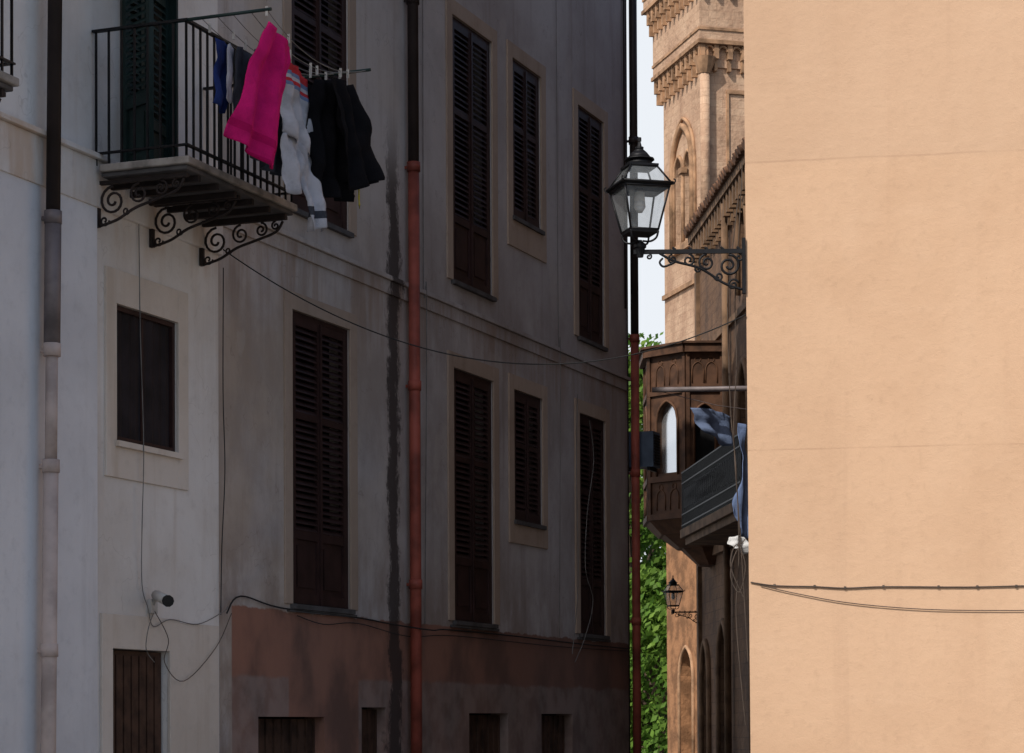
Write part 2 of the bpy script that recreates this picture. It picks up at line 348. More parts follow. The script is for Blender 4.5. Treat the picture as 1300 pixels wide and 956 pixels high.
# ------------------------------------------------------------------ white townhouse
th=empty('white_townhouse',LF)
YF=-.06
b=B()
hl=[(1.57,2.59,3.95,5.08),(1.50,2.43,.05,2.25),(1.66,2.63,6.135,8.75),(-2.9,-1.9,6.135,8.75),(-2.9,-1.9,2.9,5.0),(1.66,2.63,10.2,12.6)]
wall_holes(b,-4.6,3.34,0,13.8,hl,y=YF,depth=.24,m=0,mr=0,mb=1)
b.face([(3.34,YF,0),(3.34,.05,0),(3.34,.05,13.8),(3.34,YF,13.8)]); b.face([(-4.6,YF,0),(-4.6,YF,13.8),(-4.6,9,13.8),(-4.6,9,0)])
b.face([(-4.6,9,0),(-4.6,9,13.8),(3.33,9,13.8),(3.33,9,0)])
b.face([(-4.6,YF,13.8),(3.34,YF,13.8),(3.34,9,13.8),(-4.6,9,13.8)])
b.make('walls',[M_WHITE,M_DARK],LF,th,LF)
b=B(); wall_holes(b,-4.61,1.25,0,5.80,[(-2.9,-1.9,2.9,5.0)],y=YF-.03,depth=.03,m=0,mr=0,back=False); b.face([(1.25,YF-.03,0),(1.25,YF,0),(1.25,YF,5.8),(1.25,YF-.03,5.8)])
b.make('rendered_panel',[M_COOL],LF,th,LF)
b=B(); b.box(-4.62,3.35,YF-.045,YF,5.80,6.18,0); b.box(-4.64,3.36,YF-.085,YF,6.182,6.225,0)
b.make('string_course',[M_WHITE],LF,th,LF,bevel=.006)
b=B(); surround(b,1.57,2.59,3.95,5.08,w=.17,top=.28,bot=.30,pr=.022,y=YF); surround(b,1.50,2.43,.05,2.25,w=.17,top=.28,bot=0,pr=.024,y=YF)
b.box(2.602,3.3,YF-.02,YF,.0,2.50,0) 
b.make('window_surrounds',[M_WTRIM],LF,th,LF,bevel=.004)
b=B(); b.box(1.54,2.62,YF-.055,YF+.02,3.905,3.952)
b.make('window_sill',[M_WTRIM],LF,th,LF)
b=B(); y=YF+.015; x0,x1,z0,z1=1.573,2.587,3.958,5.077
b.box(x0,x0+.04,y,y+.05,z0,z1,0);b.box(x1-.04,x1,y,y+.05,z0,z1,0);b.box(x0+.04,x1-.04,y+.001,y+.049,z0,z0+.04,0);b.box(x0+.04,x1-.04,y+.001,y+.049,z1-.04,z1,0);b.box(2.06,2.09,y+.02,y+.048,z0+.04,z1-.04,0)
NX=24
for i in range(NX):
    def cy(k): return y+.03+.008*math.sin(k*1.9)+.004*math.sin(k*.7)
    xa,xb=x0+.04+(x1-x0-.08)*i/NX,x0+.04+(x1-x0-.08)*(i+1)/NX
    b.face([(xa,cy(i),z0),(xb,cy(i+1),z0),(xb,cy(i+1),z1),(xa,cy(i),z1)],1,True)
b.make('window_frame',[M_SHUT,simple('dark_net',(.022,.017,.020),.8,scale=3,var=.4)],LF,th,LF)
b=B(); b.box(1.51,2.42,YF+.06,YF+.11,.06,2.24,0)
for k in range(7): b.box(1.53+k*.125,1.63+k*.125,YF+.04,YF+.059,.1,2.2,0)
b.make('wooden_door',[M_WOOD],LF,th,LF)
b=B(); 
shutter_leaf(b,1.67,2.13,6.15,8.74,YF+.04,.22)
b.box(1.663,1.70,YF-.0,YF+.03,6.14,8.74); b.box(2.60,2.63,YF,YF+.10,6.14,8.74)
b.T=Matrix.Translation((2.16,YF+.02,0))@Matrix.Rotation(math.radians(8),4,'Z'); shutter_leaf(b,0,.46,6.15,8.74,0,.22)
b.T=Matrix.Translation((1.66,YF-.02,0))@Matrix.Rotation(math.radians(-118),4,'Z'); shutter_leaf(b,0,.42,6.15,8.74,0,.22)
b.T=Matrix.Identity(4)
shutter_leaf(b,-2.89,-2.41,6.15,8.74,YF+.04,.22); shutter_leaf(b,-2.39,-1.91,6.15,8.74,YF+.04,.22); shutter_leaf(b,-2.89,-2.41,2.91,4.99,YF+.04,.22); shutter_leaf(b,-2.39,-1.91,2.91,4.99,YF+.04,.22)
shutter_leaf(b,1.67,2.13,10.2,12.6,YF+.04,.22); shutter_leaf(b,2.15,2.62,10.2,12.6,YF+.04,.22)
b.make('green_shutters',[M_GREEN],LF,th,LF)
def spiral(P,cx,cz,r0,turns,a0,sgn=1,n=26,rend=.18):
    out=[]
    for k in range(n+1):
        t=k/n; r=r0*(1-t*(1-rend)); a=a0+sgn*turns*2*PI*t
        out.append(P(cx+r*math.cos(a),cz+r*math.sin(a)))
    return out
def balcony(name,s0,s1,pr=.965,zs=6.13):
    e=empty(name,LF); e.parent=th; e.matrix_parent_inverse=LF.inverted()
    b=B(); b.box(s0,s1,-pr,YF-.09,zs-.06,zs,0); b.box(s0+.03,s1-.03,-pr+.03,YF-.09,zs-.10,zs-.062,1)
    b.make('slab',[M_MARBLE,M_SLATE],LF,e,LF,bevel=.01)
    b=B(); y1=-pr+.04
    H=1.08
    def bars(xa,ya,xb,yb,n):
        for k in range(n+1):
            t=k/n; x=xa+(xb-xa)*t; y=ya+(yb-ya)*t
            b.box(x-.008,x+.008,y-.008,y+.008,zs+.0,zs+H)
    L=s1-s0-.08
    bars(s0+.04,y1,s1-.04,y1,int(L/.115)); bars(s0+.04,y1,s0+.04,-.1,7); bars(s1-.04,y1,s1-.04,-.1,7)
    for z,h in ((zs+H,.02),(zs+.09,.014)):
        b.box(s0+.02,s1-.02,y1-.02,y1+.02,z,z+h)
        for sx in (s0+.04,s1-.04): b.box(sx-.02,sx+.02,y1+.021,-.07,z,z+h)
    b.make('railing',[M_IRON],LF,e,LF)
    b=B()
    for k in range(3):
        s=s0+.10+(s1-s0-.2)*k/2
        P=lambda u,w:(s,-(u),w)
        zt=zs-.125
        b.box(s-.02,s+.02,-pr+.06,-.07,zt-.02,zt+.01)
        b.box(s-.02,s+.02,-.095,-.062,zt-.36,zt-.021)
        b.tube(spiral(P,.22,zt-.155,.12,1.7,PI/2,1),.011,6)
        b.tube(spiral(P,.46,zt-.115,.085,1.6,PI/2,1),.010,6)
        b.tube(spiral(P,.66,zt-.09,.062,1.5,PI/2,-1),.010,6)
        b.tube(spiral(P,.80,zt-.065,.04,1.3,PI/2,1),.009,6)
        b.tube(catmull([P(.10,zt-.35),P(.26,zt-.31),P(.42,zt-.23),P(.60,zt-.18),P(.80,zt-.12),P(.87,zt-.03)],6),.012,6)
        b.tube(spiral(P,.14,zt-.31,.045,1.2,0,-1),.009,6); b.tube(spiral(P,.34,zt-.245,.035,1.2,0,-1),.008,6)
    for k in range(6): 
        b.box(s0+.25+k*(s1-s0-.4)/5,s0+.29+k*(s1-s0-.4)/5,-pr+.05,-.07,zs-.15,zs-.102)
    b.make('scroll_brackets',[M_RUST],LF,e,LF)
    return e
balcony('balcony',1.18,3.11); balcony('balcony',-3.2,-1.21)
b=pipe(.34,[(5.52,13.6,0,1),(4.5,5.5,1,1.15),(3.62,4.5,2,.85),(0.1,3.6,2,1.05)],.056,.19,[(8.4,0),(5.55,1),(4.52,2),(3.62,2),(2.2,2)],lean=.16)
b.make('downpipe',[M_PIPEB,M_PIPEG,M_PIPEC],LF,th,LF)
b=B(); b.tube([(1.90,-.36,2.65),(2.10,-.14,2.71)],.045,10,0); b.tube([(1.885,-.376,2.645),(1.90,-.36,2.65)],.05,10,1); b.tube([(2.1,-.14,2.70),(2.14,-.08,2.62)],.015,6,0); b.box(2.09,2.19,-.10,-.062,2.56,2.68,0)
b.make('security_camera',[M_WPLAS,M_CABLE],LF)
b=B()
cab([(1.93,-.075,6.0),(1.93,-.09,4.9),(1.93,-.12,3.93),(1.92,-.11,3.3),(1.95,-.09,2.8),(2.05,-.09,2.6),(2.12,-.1,2.45),(2.4,-.1,2.52),(2.9,-.09,2.50),(3.35,-.1,2.63),(3.5,-.06,2.68)],.0045)
cab([(2.14,-.1,2.58),(2.3,-.14,2.35),(2.2,-.16,2.15),(2.6,-.12,2.0),(3.2,-.1,2.3),(3.5,-.1,2.62)],.004,1)
cab([(2.12,-.1,2.56),(1.98,-.13,2.42),(1.95,-.13,2.25),(2.1,-.12,2.15)],.004)
b.make('wall_cables',[M_CABLEG,M_CABLED],LF,th,LF)
# ------------------------------------------------------------------ laundry
rk=empty('clothes_drying_rack',LF)
b=B()
ZR=7.19
b.tube([(1.22,-.70,ZR+.03),(1.22,-1.68,ZR+.03)],.014,8); b.tube([(3.07,-.70,ZR+.03),(3.07,-1.68,ZR+.03)],.014,8)
b.make('arms',[M_GREEN],LF,rk,LF)
b=B()
LP=[1.06,1.20,1.34,1.50,1.64]
def lz(s,p): 
    t=(s-1.22)/1.85; return ZR+.03-.17*4*t*(1-t)*(.5+.5*(p-.9)/.7)
for p in LP: b.tube([(s_,-p,lz(s_,p)) for s_ in [1.22+1.85*k/16 for k in range(17)]],.004,4)
b.make('lines',[M_CABLEG],LF,rk,LF)
def cloth(b,TL,TR,BL,BR,nu=16,nv=24,amp=.02,nf=2.5,m=0,seed=0,spans=None,mat_rows=None):
    TL,TR,BL,BR=[Vector(q) for q in (TL,TR,BL,BR)]
    nrm=((TR-TL).cross(BL-TL)).normalized(); G=[]
    for j in range(nv+1):
        v=j/nv; u0,u1=0,1
        if spans:
            for k in range(len(spans)-1):
                if spans[k][0]<=v<=spans[k+1][0]+1e-6:
                    q=(v-spans[k][0])/(spans[k+1][0]-spans[k][0]); u0=spans[k][1]+(spans[k+1][1]-spans[k][1])*q; u1=spans[k][2]+(spans[k+1][2]-spans[k][2])*q; break
        row=[]
        for i in range(nu+1):
            u=u0+(u1-u0)*i/nu
            p=(TL*(1-u)+TR*u)*(1-v)+(BL*(1-u)+BR*u)*v
            w=math.sin(2*PI*nf*u+seed+1.5*math.sin(2.3*v+seed))*amp*(.35+.9*v)+ (mnoise.noise(Vector((u*3+seed,v*3,seed)))*amp*1.8)+mnoise.noise(Vector((u*7+seed,v*9,seed)))*amp*.5
            p=p+nrm*w+Vector((0,0,-.015*math.sin(PI*u*2+seed)*(1-v)))
            if j==nv: p.z+= .02*math.sin(5*u+seed)
            row.append(tuple(p))
        G.append(row)
    i0=b.av([q for r in G for q in r]); n=nu+1
    for j in range(nv):
        mm=mat_rows(j/nv) if mat_rows else m
        for i in range(nu):
            a=i0+j*n+i; b.f.append((a,a+n,a+n+1,a+1)); b.m.append(mm); b.sm.append(True)
def finish_cloth(b,name,mats,M=LF,th_=.006):
    o=b.make(name,mats,M); 
    md=o.modifiers.new('sol','SOLIDIFY'); md.thickness=th_; return o
b=B(); cloth(b,(1.20,-1.64,7.15),(1.66,-1.64,7.03),(1.08,-1.38,6.20),(1.68,-1.50,6.08),26,50,.034,2.1,0,.6,mat_rows=lambda v:1 if (.80<v<.87 or v>.975) else 0,spans=[(0,.05,.95),(.1,.02,1),(.5,.03,.96),(1,0,1)])
finish_cloth(b,'pink_towel',[M_PINK,M_PINK2],th_=.010)
b=B()
cloth(b,(1.86,-1.46,7.02),(2.32,-1.46,6.98),(1.90,-1.44,6.42),(2.40,-1.46,6.34),18,20,.03,2.2,0,1.3,mat_rows=lambda v:(1 if v<.07 else 2 if v<.14 else 0 if v<.2 else 1 if v<.24 else 2 if v<.3 else 0))
cloth(b,(1.90,-1.44,6.44),(2.20,-1.45,6.42),(1.95,-1.46,5.95),(2.18,-1.50,6.0),12,16,.025,1.2,0,2.3)
cloth(b,(2.12,-1.45,6.42),(2.40,-1.46,6.36),(2.22,-1.50,5.70),(2.46,-1.54,5.72),12,20,.03,1.3,0,4.3,mat_rows=lambda v:3 if .72<v<.85 else 0)
finish_cloth(b,'grey_striped_trousers',[M_CW,M_CR,M_CBL,M_CG])
b=B()
cloth(b,(2.30,-1.52,6.98),(2.92,-1.56,7.08),(2.34,-1.48,5.98),(2.90,-1.66,6.06),26,30,.045,3.3,0,.2,spans=[(0,.1,.8),(.25,0,.95),(.75,.02,1.34),(.84,.1,1.38),(.88,.2,.98),(1,.3,.78)])
cloth(b,(2.36,-1.64,6.97),(2.80,-1.64,7.03),(2.42,-1.70,6.03),(2.92,-1.80,6.20),20,24,.04,2.3,0,3.2,spans=[(0,0,1),(.4,.1,1.05),(.7,.2,1.2),(1,.35,1.05)])
cloth(b,(2.55,-1.34,6.98),(3.0,-1.34,7.04),(2.6,-1.36,6.0),(3.0,-1.40,6.2),16,18,.03,2,0,5)
cloth(b,(2.78,-1.70,6.14),(2.80,-1.70,6.14),(2.79,-1.70,5.99),(2.81,-1.70,5.99),2,4,.003,1,1,0)
finish_cloth(b,'black_clothes',[M_CB,M_CY])
b=B(); cloth(b,(1.33,-1.13,7.10),(1.60,-1.13,7.06),(1.36,-1.10,6.56),(1.54,-1.10,6.54),10,18,.02,1.5,0,1,spans=[(0,0,1),(.3,.1,1.05),(1,.05,.95)])
finish_cloth(b,'blue_shirt',[M_CN])
b=B(); cloth(b,(1.55,-1.21,7.08),(1.84,-1.21,7.04),(1.52,-1.19,6.45),(1.82,-1.19,6.42),12,18,.02,1.6,0,2)
cloth(b,(1.60,-1.35,7.05),(2.2,-1.35,7.0),(1.66,-1.30,6.18),(2.1,-1.32,6.10),16,18,.03,2.6,0,2.8)
finish_cloth(b,'grey_shirt',[M_CG])
b=B(); cloth(b,(1.48,-1.16,7.08),(1.58,-1.16,7.07),(1.47,-1.16,6.62),(1.55,-1.16,6.62),4,12,.01,1,0,2)
finish_cloth(b,'light_sock',[M_CW])
b=B()
for s_,p in ((1.22,1.64),(1.6,1.64),(1.9,1.46),(2.28,1.46),(2.40,1.5),(2.56,1.64),(2.7,1.64),(2.84,1.56),(1.36,1.13),(1.5,1.16),(2.6,1.34),(2.9,1.34),(2.15,1.34),(1.7,1.21)):
    q=min(LP,key=lambda k:abs(k-p)); z=lz(s_,q)-.03
    b.box(s_-.005,s_+.005,-q-.010,-q+.010,z-.02,z+.055)
b.make('clothes_pegs',[M_WPLAS],LF,rk,LF)
# ------------------------------------------------------------------ right building
RA=math.atan2(-.172,.985); RF=frame(2.2,22,0,RA)
rb=empty('peach_building',RF)
def toR(x,y):
    v=RF.inverted()@Vector((x,y,0)); return v.x,v.y
b=B(); c1=toR(4.05,28.2)
b.face([(0.02,0,0),(8,0,0),(8,0,14),(-.015,0,14)],0)
b.face([(0.02,0,0),(-.015,0,14),(c1[0],c1[1],14),(c1[0],c1[1],0)],1)
b.face([(c1[0],c1[1],0),(c1[0],c1[1],14),(8,c1[1],14),(8,c1[1],0)],1); b.face([(8,0,0),(8,c1[1],0),(8,c1[1],14),(8,0,14)],0)
b.face([(-.015,0,14),(8,0,14),(8,c1[1],14),(c1[0],c1[1],14)],0)
b.make('walls',[M_PEACH,M_SIDE],RF,rb,RF)
b=B(); b.box(-.15,8.2,-.3,6,14.003,14.25); b.make('cornice',[M_PALTRIM],RF,rb,RF)
b=B()
for s_,z in ((.25,2.90),(.62,2.885),(.9,2.868),(1.25,2.875),(1.75,2.865),(2.1,2.86),(2.45,2.86),(3.2,2.86)):
    b.box(s_-.010,s_+.010,-.022,0,z-.014,z+.010,0)
b.tube(catmull([(.03,-.012,2.93),(.25,-.014,2.895),(.62,-.014,2.88),(.9,-.014,2.862),(1.25,-.014,2.87),(1.75,-.014,2.86),(2.1,-.014,2.855),(3,-.014,2.86),(5,-.014,2.84),(8,-.014,2.84)],6),.0065,5,0)
b.tube(catmull([(.12,-.016,2.90),(.4,-.018,2.83),(.9,-.018,2.73),(1.5,-.018,2.665),(2.1,-.018,2.64),(2.9,-.018,2.64),(4,-.018,2.7)],6),.0045,5,0)
b.make('wall_cables',[M_CABLED],RF,rb,RF)
b=B()
for pts in ([(2.16,22.2,6.6),(2.10,22.2,6.1),(2.05,22.2,5.6),(2.07,22.2,4.6),(2.12,22.2,4.0),(2.15,22.3,3.2),(2.12,22.3,2.6),(2.2,22.3,1.6)],
            [(2.19,22.1,6.9),(2.15,22.1,6.2),(2.12,22.2,5.6),(2.13,22.2,5.0),(2.10,22.2,4.3),(2.16,22.2,3.3),(2.22,22.2,2.2)],
            [(2.2,22.2,3.35),(2.1,22.2,3.2),(2.06,22.2,3.0),(2.14,22.2,2.85),(2.2,22.2,3.1),(2.12,22.2,3.3),(2.06,22.2,3.1),(2.18,22.2,2.8)]):
    b.tube(catmull(pts,6),.005,5)
b.make('corner_wires',[M_CABLED],None,rb,RF)
b=B(); A=Vector((-2.56,20.95,5.86)); C=Vector((2.2,21.98,5.43)); pts=[]
for k in range(41):
    t=k/40; q=A.lerp(C,t); q.z-=.72*4*t*(1-t); pts.append(q)
b.tube(pts,.006,5); b.make('overhead_wire',[M_CABLE])
# ------------------------------------------------------------------ lamp
def lamp(x,y,z,ang,sc,arm=.983):
    M=Matrix.Translation((x,y,z))@Matrix.Rotation(ang,4,'Z')@Matrix.Scale(sc,4)
    e=empty('street_lamp',M)
    P=lambda u,w:(u,0,w)
    b=B()
    b.box(.0,arm+.06,-.014,.014,-.02,.02); b.box(-.0,.03,-.03,.03,-.40,.12)
    b.tube(catmull([P(.03,-.36),P(.20,-.30),P(.42,-.16),P(.66,-.09),P(.80,-.015)],8),.013,6)
    b.tube(spiral(P,.155,-.135,.105,1.7,PI/2,1),.013,6); b.tube(spiral(P,.115,-.315,.055,1.4,PI*.9,-1),.011,6)
    b.tube(spiral(P,.36,-.105,.080,1.6,PI/2,-1),.012,6); b.tube(spiral(P,.53,-.082,.058,1.5,PI/2,1),.011,6)
    b.tube(spiral(P,.68,-.072,.045,1.5,PI/2,-1),.010,6); b.tube(spiral(P,.25,-.235,.045,1.3,0,-1),.010,6)
    b.tube(spiral(P,.90,-.045,.028,1.2,PI/2,1),.009,6); b.tube(catmull([P(.66,-.10),P(.76,-.14),P(.80,-.10),P(.77,-.06)],5),.011,6)
    b.tube(spiral(P,.06,-.06,.04,1.2,PI/2,1),.010,6); b.tube(spiral(P,.45,-.165,.03,1.2,PI,1),.009,6)
    for k in range(5): b.tube([P(.05+k*.15,.02),P(.08+k*.15,.04)],.012,5)
    b.make('bracket',[M_IRON],M,e,M)
    b=B(); cx=arm; r=math.radians(62)
    def F(z0,z1,a,c,m=0,n=4,cap=True,sm=False,rot=r): b.frustum(cx,0,z0,z1,a,c,n,rot,m,cap,sm)
    F(-.05,.04,.03,.05,0,10); F(.04,.07,.06,.06,0,10); F(.07,.11,.022,.022,0,8); 
    F(.165,.19,.19,.20)
    for k in range(4):
        a=r+k*PI/2; c0,s0=math.cos(a),math.sin(a)
        b.tube(catmull([(cx+.03*c0,.03*s0,.10),(cx+.11*c0,.11*s0,.09),(cx+.17*c0,.17*s0,.12),(cx+.19*c0,.19*s0,.18)],5),.010,6)
        b.tube([(cx+.19*c0,.19*s0,.19),(cx+.31*c0,.31*s0,.585)],.011,6)
        b.tube([(cx+.315*c0,.315*s0,.63),(cx+.18*c0,.18*s0,.79)],.010,6)
        b.tube(catmull([(cx+.31*c0,.31*s0,.60),(cx+.355*c0,.355*s0,.60),(cx+.37*c0,.37*s0,.635),(cx+.35*c0,.35*s0,.645)],4),.007,5)
        a2=a+PI/2
        for rr,zz,th_ in ((.19,.195,.011),(.31,.585,.013),(.343,.615,.013),(.18,.79,.012)):
            b.tube([(cx+rr*math.cos(a),rr*math.sin(a),zz),(cx+rr*math.cos(a2),rr*math.sin(a2),zz)],th_,6)
    F(.59,.625,.315,.343); 
    F(.79,.81,.20,.20); F(.81,.86,.13,.11,0,12,True,True); F(.86,.875,.14,.14,0,12,True,True); F(.875,.93,.12,.075,0,12,True,True); F(.93,.97,.075,.03,0,12,True,True); F(.97,.985,.04,.04,0,10); F(.985,1.04,.026,.012,0,8); 
    F(1.04,1.075,.020,.020,0,8)
    b.make('lantern_frame',[M_IRON],M,e,M)
    b=B(); F(.195,.585,.183,.302,0,4,False); F(.63,.785,.31,.177,0,4,False)
    b.make('lantern_glass',[M_LGLASS],M,e,M)
    b=B(); F(.56,.60,.045,.045,1,10); F(.47,.56,.05,.045,0,12,True,True); F(.42,.47,.055,.05,0,12,True,True); F(.37,.42,.025,.055,0,12,True,True)
    b.make('bulb',[M_BULB,M_IRON],M,e,M)
lamp(2.2,22.0,6.03,PI-.02,1.0)
lamp(3.47,42.95,3.66,PI+.02,.62,.86)
# ------------------------------------------------------------------ palace
PA=math.atan2(13,-.86); PF=frame(4.3,30,0,PA)    # outward = +y
pal=empty('gothic_palace',PF)
def top_at(x,xc,w,zs):
    R=w*1.45; d=abs(x-xc)
    return zs+math.sqrt(max(0,R*R-(d+R-w)**2))
def arch_wall(b,x0,x1,z0,z1,arches,sgn=1,y=0,depth=.25,m=0,mb=1,mr=0,n=12):
    xs={x0,x1}
    for xc,w,zb,zs in arches:
        for k in range(n+1): xs.add(round(xc-w+2*w*k/n,5))
    xs=sorted(xs)
    for i in range(len(xs)-1):
        a,c=xs[i],xs[i+1]; mid_=(a+c)/2; hit=[A for A in arches if abs(mid_-A[0])<A[1]]
        hit.sort(key=lambda A:A[2]); za=z0; zc=z0
        for xc,w,zb,zs in hit:
            b.face([(a,y,za),(c,y,zc),(c,y,zb),(a,y,zb)],m)
            ta,tc=top_at(a,xc,w,zs),top_at(c,xc,w,zs); q=y+sgn*depth
            b.face([(a,y,ta),(c,y,tc),(c,q,tc),(a,q,ta)],mr); b.face([(a,y,zb),(c,y,zb),(c,q,zb),(a,q,zb)],mr)
            b.face([(a,q,zb),(c,q,zb),(c,q,tc),(a,q,ta)],mb); za,zc=ta,tc
        b.face([(a,y,za),(c,y,zc),(c,y,z1),(a,y,z1)],m)
    for xc,w,zb,zs in arches:
        for x in (xc-w,xc+w):
            b.face([(x,y,zb),(x,y,zs),(x,y+sgn*depth,zs),(x,y+sgn*depth,zb)],mr)
def arch_trim(b,xc,w,zb,zs,y,r=.05,m=0):
    pts=[(xc-w,y,zb)]+[(x,y,top_at(x,xc,w,zs)) for x in [xc-w+2*w*k/14 for k in range(15)]]+[(xc+w,y,zb)]
    b.tube(pts,r,6,m)
b=B()
ar=[(12.3,.38,.1,2.5),(10.2,.5,.1,2.6),(5.6,.5,5.0,6.8),(7.9,.42,5.0,6.8),(7.9,.4,8.6,9.5),(5.6,.4,8.6,9.5),(12.35,.3,5.2,6.6),(3.0,.5,5,6.8)]
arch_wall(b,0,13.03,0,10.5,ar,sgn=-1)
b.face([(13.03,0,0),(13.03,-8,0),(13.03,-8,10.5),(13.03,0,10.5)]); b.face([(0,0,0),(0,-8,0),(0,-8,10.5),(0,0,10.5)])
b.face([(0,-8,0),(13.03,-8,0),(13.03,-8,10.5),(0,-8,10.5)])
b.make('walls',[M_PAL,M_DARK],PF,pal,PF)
b=B()
for A in ar: arch_trim(b,A[0],A[1]+.06,A[2],A[3],.03,.055)
b.box(0,13.1,0,.08,4.55,4.72); b.box(0,13.1,0,.06,8.25,8.36)
k=0.1
while k<13: b.box(k,k+.13,0.001,.15,10.05,10.38); b.box(k+.02,k+.11,.001,.08,9.9,10.049); k+=.32
b.box(-.05,13.1,.0,.18,10.382,10.52)
b.box(12.86,13.06,.0,.07,0,9.85)
b.tube([(9.3,.10,10.3),(9.3,.10,.2)],.06,8); b.tube([(6.9,.10,10.3),(6.9,.10,.2)],.05,8)
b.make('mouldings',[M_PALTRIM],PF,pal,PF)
b=B()
b.face([(-.1,.22,10.55),(13.2,.22,10.55),(13.2,-4,12.2),(-.1,-4,12.2)]); b.face([(-.1,-8.3,10.55),(13.2,-8.3,10.55),(13.2,-4,12.2),(-.1,-4,12.2)])
b.face([(13.2,.22,10.55),(13.2,-8.3,10.55),(13.2,-4,12.2)]); b.face([(-.1,.22,10.53),(13.2,.22,10.53),(13.2,-.1,10.53),(-.1,-.1,10.53)])
k=-.05
while k<13.15:
    b.tube([(k,.27+random.uniform(-.02,.02),10.56),(k,-4,12.25)],.075,6); k+=.24
b.make('tiled_roof',[M_TILE],PF,pal,PF)
# bay window
b=B(); plan=[(3.64,40.3),(3.0,40.3),(2.40,40.95),(2.40,42.1),(2.98,42.75),(3.6,42.75)]
Zb,Zl,Zw0,Zws,Zt=5.20,5.85,5.9,6.85,8.05
for i in range(5):
    A=Vector((*plan[i],0)); C=Vector((*plan[i+1],0)); d=C-A; L=d.length
    b.T=frame(A.x,A.y,0,math.atan2(d.y,d.x))
    inward=Vector((-d.y,d.x,0)).normalized(); cen=Vector((3.3,41.5,0)); sg=1 if inward.dot(cen-A)>0 else -1
    arch_wall(b,0,L,Zb,Zt,[(L/2,min(L*.26,.24),Zw0+.05,Zws)],sgn=sg,depth=.10,m=0,mb=1 if i==1 else 3,mr=0)
    o=-sg
    def bx(x0,x1,y0,y1,z0,z1,m=0):
        ya,yb=sorted((o*y0,o*y1)); b.box(x0,x1,ya,yb,z0,z1,m)
    bx(0,L,-.02,.05,5.15,5.25); bx(0,L,-.02,.04,5.80,5.9); bx(0,L,-.02,.04,7.30,7.38); bx(-.02,L+.02,-.02,.10,7.98,8.12); bx(0,.06,0,.035,5.25,7.98); bx(L-.06,L,0,.035,5.25,7.98)
    bx(-.04,L+.04,-.02,.14,8.122,8.16)
    arch_trim(b,L/2,min(L*.26,.24)+.02,Zw0,Zws,o*.015,.022,2)
    # low-relief carved panels: framed pointed tracery
    for za,zb_ in ((5.27,5.78),(7.42,7.94)):
        for kx in ((L*.32,L*.68) if L<.9 else (L*.22,L*.5,L*.78)):
            hw=.10
            arch_trim(b,kx,hw,za+.04,za+.26,o*.004,.012,2)
            b.tube([(kx+.05*math.cos(2*PI*k/8),o*.004,za+.44+.05*math.sin(2*PI*k/8)) for k in range(9)],.010,5,2)
b.T=Matrix.Identity(4)
b.face([(x,y,8.16) for x,y in plan],0)
for z0,z1,s0_,s1_ in ((4.92,5.15,.82,1.0),(4.70,4.919,.55,.78),(4.40,4.699,.25,.5)):
    for i in range(5):
        def q(p,s_): return (3.6+(p[0]-3.6)*s_,41.5+(p[1]-41.5)*s_)
        a,c=plan[i],plan[i+1]; A0,C0,A1,C1=q(a,s0_),q(c,s0_),q(a,s1_),q(c,s1_)
        b.face([(*A0,z0),(*C0,z0),(*C1,z1),(*A1,z1)],2)
    b.face([(*q(p,s0_),z0) for p in plan],2); b.face([(*q(p,s1_),z1+.0005) for p in plan],2)
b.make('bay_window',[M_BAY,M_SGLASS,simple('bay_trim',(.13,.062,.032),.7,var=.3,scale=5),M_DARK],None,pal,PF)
# palace balcony
b=B(); A=Vector((3.30,34.0)); C=Vector((2.84,39.4)); d=(C-A); ang=math.atan2(d.y,d.x); b.T=frame(A.x,A.y,0,ang); L=d.length
b.box(0,L,-.9,0.02,4.72,4.86,1); b.box(.1,L-.1,-.85,-.05,4.60,4.719,1)
n=int(L/.085)
for k in range(n+1): b.box(k*L/n-.009,k*L/n+.009,-.03,-.012,4.86,5.80)
for k in range(11): b.box(L-.02,L,-.9+k*.085,-.885+k*.085,4.86,5.80)
for z in (4.92,5.1,5.62,5.80): b.box(0,L,-.038,-.004,z,z+.022)
for k in range(int(L/.17)): b.tube([(k*.17+.08+.06*math.cos(2*PI*j/8),-.02,5.36+.2*math.sin(2*PI*j/8)) for j in range(9)],.009,4)
b.T=Matrix.Identity(4)
b.make('palace_balcony',[M_IRON,M_PALTRIM],None,pal,PF)
# tower
TF=frame(4.15,63.2,0,math.atan2(-.966,.257)); TW=3.31; TD=4.2
tw=empty('stone_tower',TF)
b=B()
ta=[(1.25,.30,14.2,16.1),(2.0,.30,14.2,16.1),(1.6,.35,7.5,9.2),(1.6,.5,.2,2.9)]
arch_wall(b,0,TW,0,18.4,ta,sgn=1,depth=.35)
b.face([(0,0,0),(0,0,18.4),(0,TD,18.4),(0,TD,0)]); b.face([(0,TD,0),(0,TD,18.4),(TW,TD,18.4),(TW,TD,0)])
FR=Matrix.Translation((TW,0,0))@Matrix.Rotation(PI/2,4,'Z')
b.T=FR
arch_wall(b,0,TD,0,18.4,[(2.2,.35,14.2,16.0),(2.2,.4,6,8)],sgn=1,depth=.35)
b.T=Matrix.Identity(4)
b.box(-.22,TW+.22,-.22,TD+.22,18.95,20.2); b.box(-.42,TW+.42,-.42,TD+.42,20.8,21.9)
b.box(-.05,TW+.05,-.05,TD+.05,18.4,18.949); b.box(-.23,TW+.23,-.23,TD+.23,20.201,20.799)
